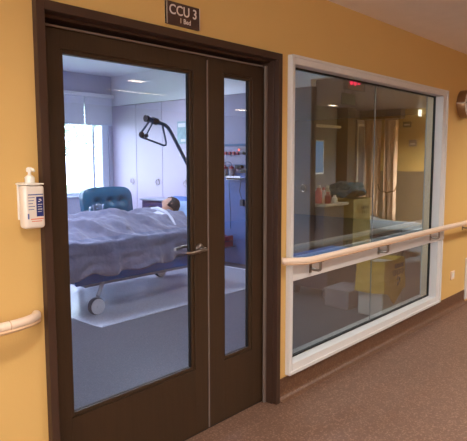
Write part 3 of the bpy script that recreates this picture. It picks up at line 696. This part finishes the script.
for k, (x, y, r_, h_, m1, m2) in enumerate(((6.25, 2.02, .045, .24, 'pink', 'plastic'), (6.33, 1.93, .04, .15, 'red', 'pink'), (6.42, 2.05, .035, .20, 'plastic', 'pink'), (6.50, 1.93, .04, .10, 'plastic', 'plastic'), (6.57, 2.08, .035, .22, 'counter', 'plastic'))):
    s = thing('bottle', (x, y, .915), bl_[k], 'bottle', 'bottles on the pale counter')
    mb = MB(); mb.lathe([(r_*.95, .916), (r_, .93), (r_, .916+h_*.65), (r_*.45, .916+h_*.82), (r_*.45, .916+h_*.86)], (x, y, 0), seg=18); mb.build('bottle_body', m1, s, smooth=True)
    mb = MB(); mb.lathe([(r_*.55, .916+h_*.86), (r_*.55, .916+h_)], (x, y, 0), seg=14); mb.build('bottle_cap', m2, s, smooth=True)
# yellow linen hamper with teal cloth
def bag(mb, x0, x1, y0, y1, z0, z1, seed=0., flare=.02, front=0.):
    n = 16; rows = []
    per = []
    for i in range(n): per.append((x0+(x1-x0)*i/n, y0))
    for i in range(n): per.append((x1, y0+(y1-y0)*i/n))
    for i in range(n): per.append((x1-(x1-x0)*i/n, y1))
    for i in range(n): per.append((x0, y1-(y1-y0)*i/n))
    cx, cy = (x0+x1)/2, (y0+y1)/2; H = 14
    for h in range(H+1):
        t_ = h/H; ring = []
        for i, (x, y) in enumerate(per):
            w = noise.noise(Vector((x*6+seed, y*6, t_*1.5)))*.022*(1-.6*t_)+noise.noise(Vector((x*17+seed, y*17, t_*4)))*.010
            k = 1+flare*(1-t_)+w/ .25
            low = z0
            if front and y == y0: low = z0-front*math.exp(-((x-cx)/.10)**2)
            ring.append(mb.bm.verts.new((cx+(x-cx)*k, cy+(y-cy)*k, low+(z1-low)*t_+.012*noise.noise(Vector((x*5, y*5, seed))))))
        rows.append(ring)
    inner = [mb.bm.verts.new((cx+(v.co.x-cx)*.94, cy+(v.co.y-cy)*.94, v.co.z-.012)) for v in rows[-1]]
    deep = [mb.bm.verts.new((cx+(v.co.x-cx)*.86, cy+(v.co.y-cy)*.86, v.co.z-.16+.02*noise.noise(v.co*9))) for v in rows[-1]]
    rows += [inner, deep]; m_ = len(per)
    for a_, b_ in zip(rows, rows[1:]):
        for i in range(m_): mb.bm.faces.new((a_[i], a_[(i+1) % m_], b_[(i+1) % m_], b_[i]))
    mb.bm.faces.new(deep); return mb
s = thing('linen_hamper', (6.95, 2.0, 0), 'dull yellow linen hamper with black marks, under the teal cloth', 'hamper')
mb = MB(); bag(mb, 6.74, 7.22, 1.78, 2.2, .25, .95, 3.); mb.build('hamper_bag', 'yellowdull', s, smooth=True)
mb = MB(); mb.box(6.76, 7.20, 1.80, 2.18, .06, .30, .006); mb.build('hamper_base', 'cabgrey', s)
for x in (6.79, 7.17):
    for y in (1.83, 2.15): mb = MB(); mb.lathe([(.03, -.012), (.03, .012)], (x, y, .03), 'y', 12); mb.build('caster', 'tyre', s)
mb = MB()
for k in range(4): mb.box(6.90+k*.055, 6.935+k*.055, 1.745, 1.749, .81, .85); 
for k in range(3): mb.box(6.93+k*.055, 6.94+k*.055, 1.745, 1.749, .74, .79)
mb.build('printed_marks', 'ink', s)
bm2 = bmesh.new(); bmesh.ops.create_icosphere(bm2, subdivisions=4, radius=1)
for v in bm2.verts:
    n_ = 1+.28*noise.noise(v.co*1.8+Vector((2, 0, 0)))+.12*noise.noise(v.co*5)
    v.co = Vector((6.92+v.co.x*.30*n_, 1.98+v.co.y*.22*n_, 1.07+v.co.z*.115*n_-(.03 if abs(v.co.x) > .7 else 0)))
mb = MB(); mb.merge(bm2); tag(mb.build('cloth_bundle', 'teal', smooth=True), 'crumpled dark teal cloth heaped on the dull yellow hamper', 'cloth')
# curtains
def curtain(y0, y1, label, seed):
    s = thing('curtain', (10.7, (y0+y1)/2, .2), label, 'curtain', 'peach curtains in the neighbouring bay')
    n = 90; mb = MB(); rows = []
    for z in [.22+(2.27-.22)*k/10 for k in range(11)]:
        rows.append([mb.bm.verts.new((10.7+.045*math.sin(i*.62+seed)+.015*math.sin(i*1.7+z), y0+(y1-y0)*i/n, z)) for i in range(n+1)])
    for a_, b_ in zip(rows, rows[1:]):
        for i in range(n): mb.bm.faces.new((a_[i], a_[i+1], b_[i+1], b_[i]))
    o = mb.build('curtain_cloth', 'curtain', s, smooth=True); so = o.modifiers.new('t', 'SOLIDIFY'); so.thickness = .006
    mb = MB(); mb.tube([(10.7, y0-.02, 2.29), (10.7, y1+.02, 2.29)], .014, 8); mb.build('curtain_rail', 'counter', s)
curtain(3.42, 3.90, 'wide peach curtain hanging left of the dark gap', 0)
curtain(3.07, 3.31, 'narrow peach curtain hanging right of the dark gap, against the orange wall', 1)
mb = MB(); mb.box(10.86, 11.049, 3.07, 3.999, 2.31, HC-.002, .003); struct('trim_6', mb, mat('dark_header', (54,56,66), .6))
for (y0, y1, z0, z1, lab, m) in ((2.92, 3.10, 2.13, 2.25, 'upper dark plate high on the far orange wall', 'greenplate'), (2.80, 2.96, 1.74, 1.88, 'lower grey plate on the far orange wall', 'cabgrey')):
    s = thing('wall_plate', (11.03, (y0+y1)/2, z0), lab, 'plate')
    mb = MB(); mb.box(11.025, 11.05, y0, y1, z0, z1, .004); mb.build('plate', m, s)
    mb = MB(); mb.box(11.02, 11.025, y0+.03, y1-.03, z0+.04, z0+.07); mb.build('plate_print', 'letters', s)
for y, lab in ((2.74, 'left of two small bright upright lamps high on the far wall'), (2.57, 'right of two small bright upright lamps high on the far wall')):
    s = thing('wall_lamp', (11.0, y, 2.35), lab, 'wall lamp', 'small upright wall lamps')
    mb = MB(); mb.box(10.98, 11.05, y-.022, y+.022, 2.34, 2.47, .004); mb.build('lamp_shade', 'walllamp', s)
    mb = MB(); mb.box(10.99, 11.05, y-.028, y+.028, 2.325, 2.34, .002); mb.build('lamp_base', 'steel', s)
# stretcher
s = thing('stretcher', (8.35, 2.1, 0), 'pale stretcher with a rounded end, seen just above the handrail', 'stretcher')
bm2 = bmesh.new(); bmesh.ops.create_cube(bm2, size=2); bmesh.ops.subdivide_edges(bm2, edges=bm2.edges[:], cuts=24, use_grid_fill=True)
for v in bm2.verts:
    x, y, z = v.co; r_ = (abs(x)**4+abs(y)**4)**.25; k = 1/max(1, r_)
    v.co = Vector((8.35+x*k*.55, 2.05+y*k*.62, .395+z*.08*(1-.4*min(1, r_)**6)+.10*max(0, y)**3))
mb = MB(); mb.merge(bm2); mb.build('mattress', mat('stretcher_pad', (104,116,130), .5), s, smooth=True)
mb = MB(); mb.box(7.9, 8.8, 1.55, 2.55, .24, .30, .01); mb.build('frame', 'bedframe', s)
for x in (7.95, 8.75):
    for y in (1.6, 2.5): mb = MB(); mb.tube([(x, y, .06), (x, y, .26)], .018, 8); mb.lathe([(.05, -.015), (.05, .015)], (x, y, .05), 'y', 14); mb.build('leg', 'tyre', s, smooth=True)
# IV stand in front of the curtain
s = thing('drip_stand', (9.2, 2.9, 0), 'thin metal drip stand in front of the peach curtains', 'stand')
mb = MB(); mb.tube([(10.2, 3.0, .05), (10.2, 3.0, .85)], .014, 8); mb.build('pole', 'darkmetal', s)
mb = MB(); mb.tube([(10.2, 2.80, 1.00), (10.2, 2.84, .88), (10.2, 3.0, .84), (10.2, 3.16, .88), (10.2, 3.20, 1.0)], .012, 8); mb.build('hook_bar', 'darkmetal', s, smooth=True)
for a in range(5):
    an = a*2*PI/5; mb = MB(); mb.tube([(10.2, 3.0, .08), (10.2+.25*math.cos(an), 3.0+.25*math.sin(an), .03)], .014, 8); mb.build('foot', 'darkmetal', s)
# exit sign + green sign hanging
s = thing('display_sign', (5.72, 1.2, 2.35), 'small dark hanging display with red digits at the top of the observation window', 'display')
mb = MB(); mb.box(5.53, 5.92, 1.20, 1.26, 2.26, 2.42, .004); mb.build('display_case', 'black', s)
mb = MB()
for x in (5.60, 5.68): mb.tube(arc((x, 1.196, 2.335), .020, 0, 2*PI, 12, 'xz'), .010, 6, cap=False)
mb.box(5.74, 5.79, 1.194, 1.199, 2.325, 2.345); mb.build('red_digits', 'led', s)
mb = MB(); mb.tube([(5.6, 1.23, 2.42), (5.6, 1.23, 2.9)], .008, 8); mb.tube([(5.85, 1.23, 2.42), (5.85, 1.23, 2.9)], .008, 8); mb.build('hanger', 'darkmetal', s)
s = thing('green_plate', (6.0, 1.5, 2.2), 'dark green plate hanging below the red display', 'sign')
mb = MB(); mb.box(5.86, 6.16, 1.46, 1.48, 2.14, 2.27, .003); mb.build('plate', 'greenplate', s)
mb = MB(); mb.tube([(5.92, 1.47, 2.27), (5.92, 1.47, 2.9)], .005, 6); mb.tube([(6.10, 1.47, 2.27), (6.10, 1.47, 2.5)], .005, 6); mb.build('hanger', 'darkmetal', s)

# things on the floor right behind the glass
s = thing('waste_bin', (4.97, .46, 0), 'square pale bin lined with a bright yellow bag with black marks, behind the window', 'bin')
mb = MB(); mb.box(4.77, 5.16, .34, .60, .01, .50, .015); mb.build('bin_body', 'greybin', s)
mb = MB(); bag(mb, 4.755, 5.175, .325, .615, .24, .545, 0., .05, .12); mb.build('bin_bag', 'yellow', s, smooth=True)
mb = MB(); yk = .292
def stroke(x, z, w, h): mb.box(x, x+w, yk-.004, yk, z, z+h)
for k in range(5):
    x = 4.90+k*.038; stroke(x, .468, .008, .044); stroke(x+.019, .468, .008, .044); stroke(x, .486+.006*(k % 2), .024, .008)
for k in range(6):
    x = 4.875+k*.038; stroke(x, .405, .008, .048); stroke(x, .445, .025, .008); stroke(x, .405+.018*(k % 2), .025, .008)
mb.tube(arc((4.98, yk-.003, .355), .026, -2.0, PI*.95, 14, 'xz'), .007, 6); mb.tube([(4.97, yk-.003, .335), (4.965, yk-.003, .30)], .007, 6)
mb.build('printed_marks', 'ink', s)
s = thing('storage_box', (5.0, .85, 0), 'low pale box on the floor to the left of the yellow-lined bin', 'box')
mb = MB(); mb.box(4.84, 5.20, .74, 1.02, .0, .17, .008); mb.build('box_body', 'cabgrey', s)
mb = MB(); mb.box(4.83, 5.21, .73, 1.03, .17, .19, .005); mb.build('box_lid', 'cabgrey', s)
s = thing('equipment_crate', (5.3, 1.3, 0), 'dark blue equipment trolley standing behind the low pale box', 'trolley')
mb = MB(); mb.box(5.05, 5.95, 1.12, 1.62, .10, .40, .01); mb.build('trolley_body', 'darkblue', s)
mb = MB(); mb.box(5.03, 5.97, 1.10, 1.64, .40, .43, .008); mb.build('trolley_top', 'bedblue', s)
for x in (5.12, 5.88):
    for y in (1.18, 1.56): mb = MB(); mb.lathe([(.05, -.015), (.05, .015)], (x, y, .05), 'y', 14); mb.build('caster', 'tyre', s)
troffer(7.2, 7.6, .4, .8, HC, 'added unseen fill lamp of the neighbouring bay nearest the observation window', 24, (1, .95, .88), 'lampon', 'added neighbouring bay fill lamps')  # added out of view to light the nearer part of the bay
troffer(10.0, 10.4, .6, 1.0, HC, 'added fill lamp of the neighbouring bay hidden behind the grey green partition', 520, (1, .95, .88), 'lampon', 'added neighbouring bay fill lamps')  # added behind the partition to brighten the far orange wall and curtains

# ------------------------------------------------------------------ outside
b = MB(); b.box(-12, 30, 6.5, 60, -1.2, -1.0); struct('ground', b, 'lawn')
def tree(x, y, h, r_, label, seed):
    rnd = random.Random(seed); s = thing('tree', (x, y, -1), label, 'tree', 'trees outside the window')
    mb = MB(); mb.tube([(x, y, -1), (x+.1, y, h*.3), (x, y, h*.6)], .2, 10, rad=[.22, .16, .08]); mb.build('trunk', 'bark', s, smooth=True)
    mb = MB()
    for k in range(2600):
        v = Vector((rnd.gauss(0, 1), rnd.gauss(0, 1), rnd.gauss(0, 1))).normalized()*(rnd.random()**.4)*r_
        c = Vector((x+v.x, y+v.y, h*.62+v.z*.9)); a = Vector((rnd.uniform(-1, 1), rnd.uniform(-1, 1), rnd.uniform(-1, 1))).normalized(); d = a.orthogonal().normalized(); q = rnd.uniform(.12, .22)
        vs = [mb.bm.verts.new(c+a*q), mb.bm.verts.new(c+d*q*.5), mb.bm.verts.new(c-a*q), mb.bm.verts.new(c-d*q*.5)]; mb.bm.faces.new(vs)
    mb.build('foliage', 'leaf', s)
tree(11.5, 18, 5.5, 2.4, 'leafy tree in the left part of the daylit window', 1)
tree(18.5, 24, 7.5, 3.6, 'leafy tree in the right part of the daylit window', 2)

# ------------------------------------------------------------------ daylight
wd = bpy.data.worlds.new('World'); SC.world = wd; wd.use_nodes = True
bg = wd.node_tree.nodes['Background']; bg.inputs[0].default_value = (.84, .90, 1, 1); bg.inputs[1].default_value = 15.0
pl = bpy.data.lights.new('window_portal', 'AREA'); pl.shape = 'RECTANGLE'; pl.size = 2.9; pl.size_y = 1.45; pl.cycles.is_portal = True
po = bpy.data.objects.new('window_portal', pl); COL.objects.link(po); po.location = (4.4, YB+.16, 1.65); po.rotation_euler = (-PI/2, 0, 0)
sun = bpy.data.lights.new('sun', 'SUN'); sun.energy = 30; sun.angle = .02; sun.color = (1, .95, .88)
so_ = bpy.data.objects.new('sun', sun); COL.objects.link(so_); so_.rotation_euler = (math.radians(55), 0, math.radians(-60)); 

# ------------------------------------------------------------------ camera
f, yaw, pit, rol = 561.6, .84675, .10956, -.00117
cam = bpy.data.cameras.new('Camera'); cam.sensor_fit = 'HORIZONTAL'; cam.sensor_width = 36; cam.lens = f/467*36
co = bpy.data.objects.new('Camera', cam); COL.objects.link(co)
fw = Vector((math.sin(yaw)*math.cos(pit), math.cos(yaw)*math.cos(pit), -math.sin(pit))); rt = Vector((math.cos(yaw), -math.sin(yaw), 0)); up = rt.cross(fw)
r2 = rt*math.cos(rol)+up*math.sin(rol); u2 = -rt*math.sin(rol)+up*math.cos(rol)
co.matrix_world = Matrix(((r2.x, u2.x, -fw.x, 0), (r2.y, u2.y, -fw.y, -2.01645), (r2.z, u2.z, -fw.z, 1.5), (0, 0, 0, 1)))
SC.camera = co
SC.view_settings.view_transform = 'Standard'; SC.view_settings.look = 'None'; SC.view_settings.gamma = 1; SC.view_settings.use_curve_mapping = False
SC.view_settings.exposure = 0.0
SC.cycles.transparent_max_bounces = 16; SC.cycles.max_bounces = 8; SC.cycles.caustics_reflective = False; SC.cycles.caustics_refractive = False
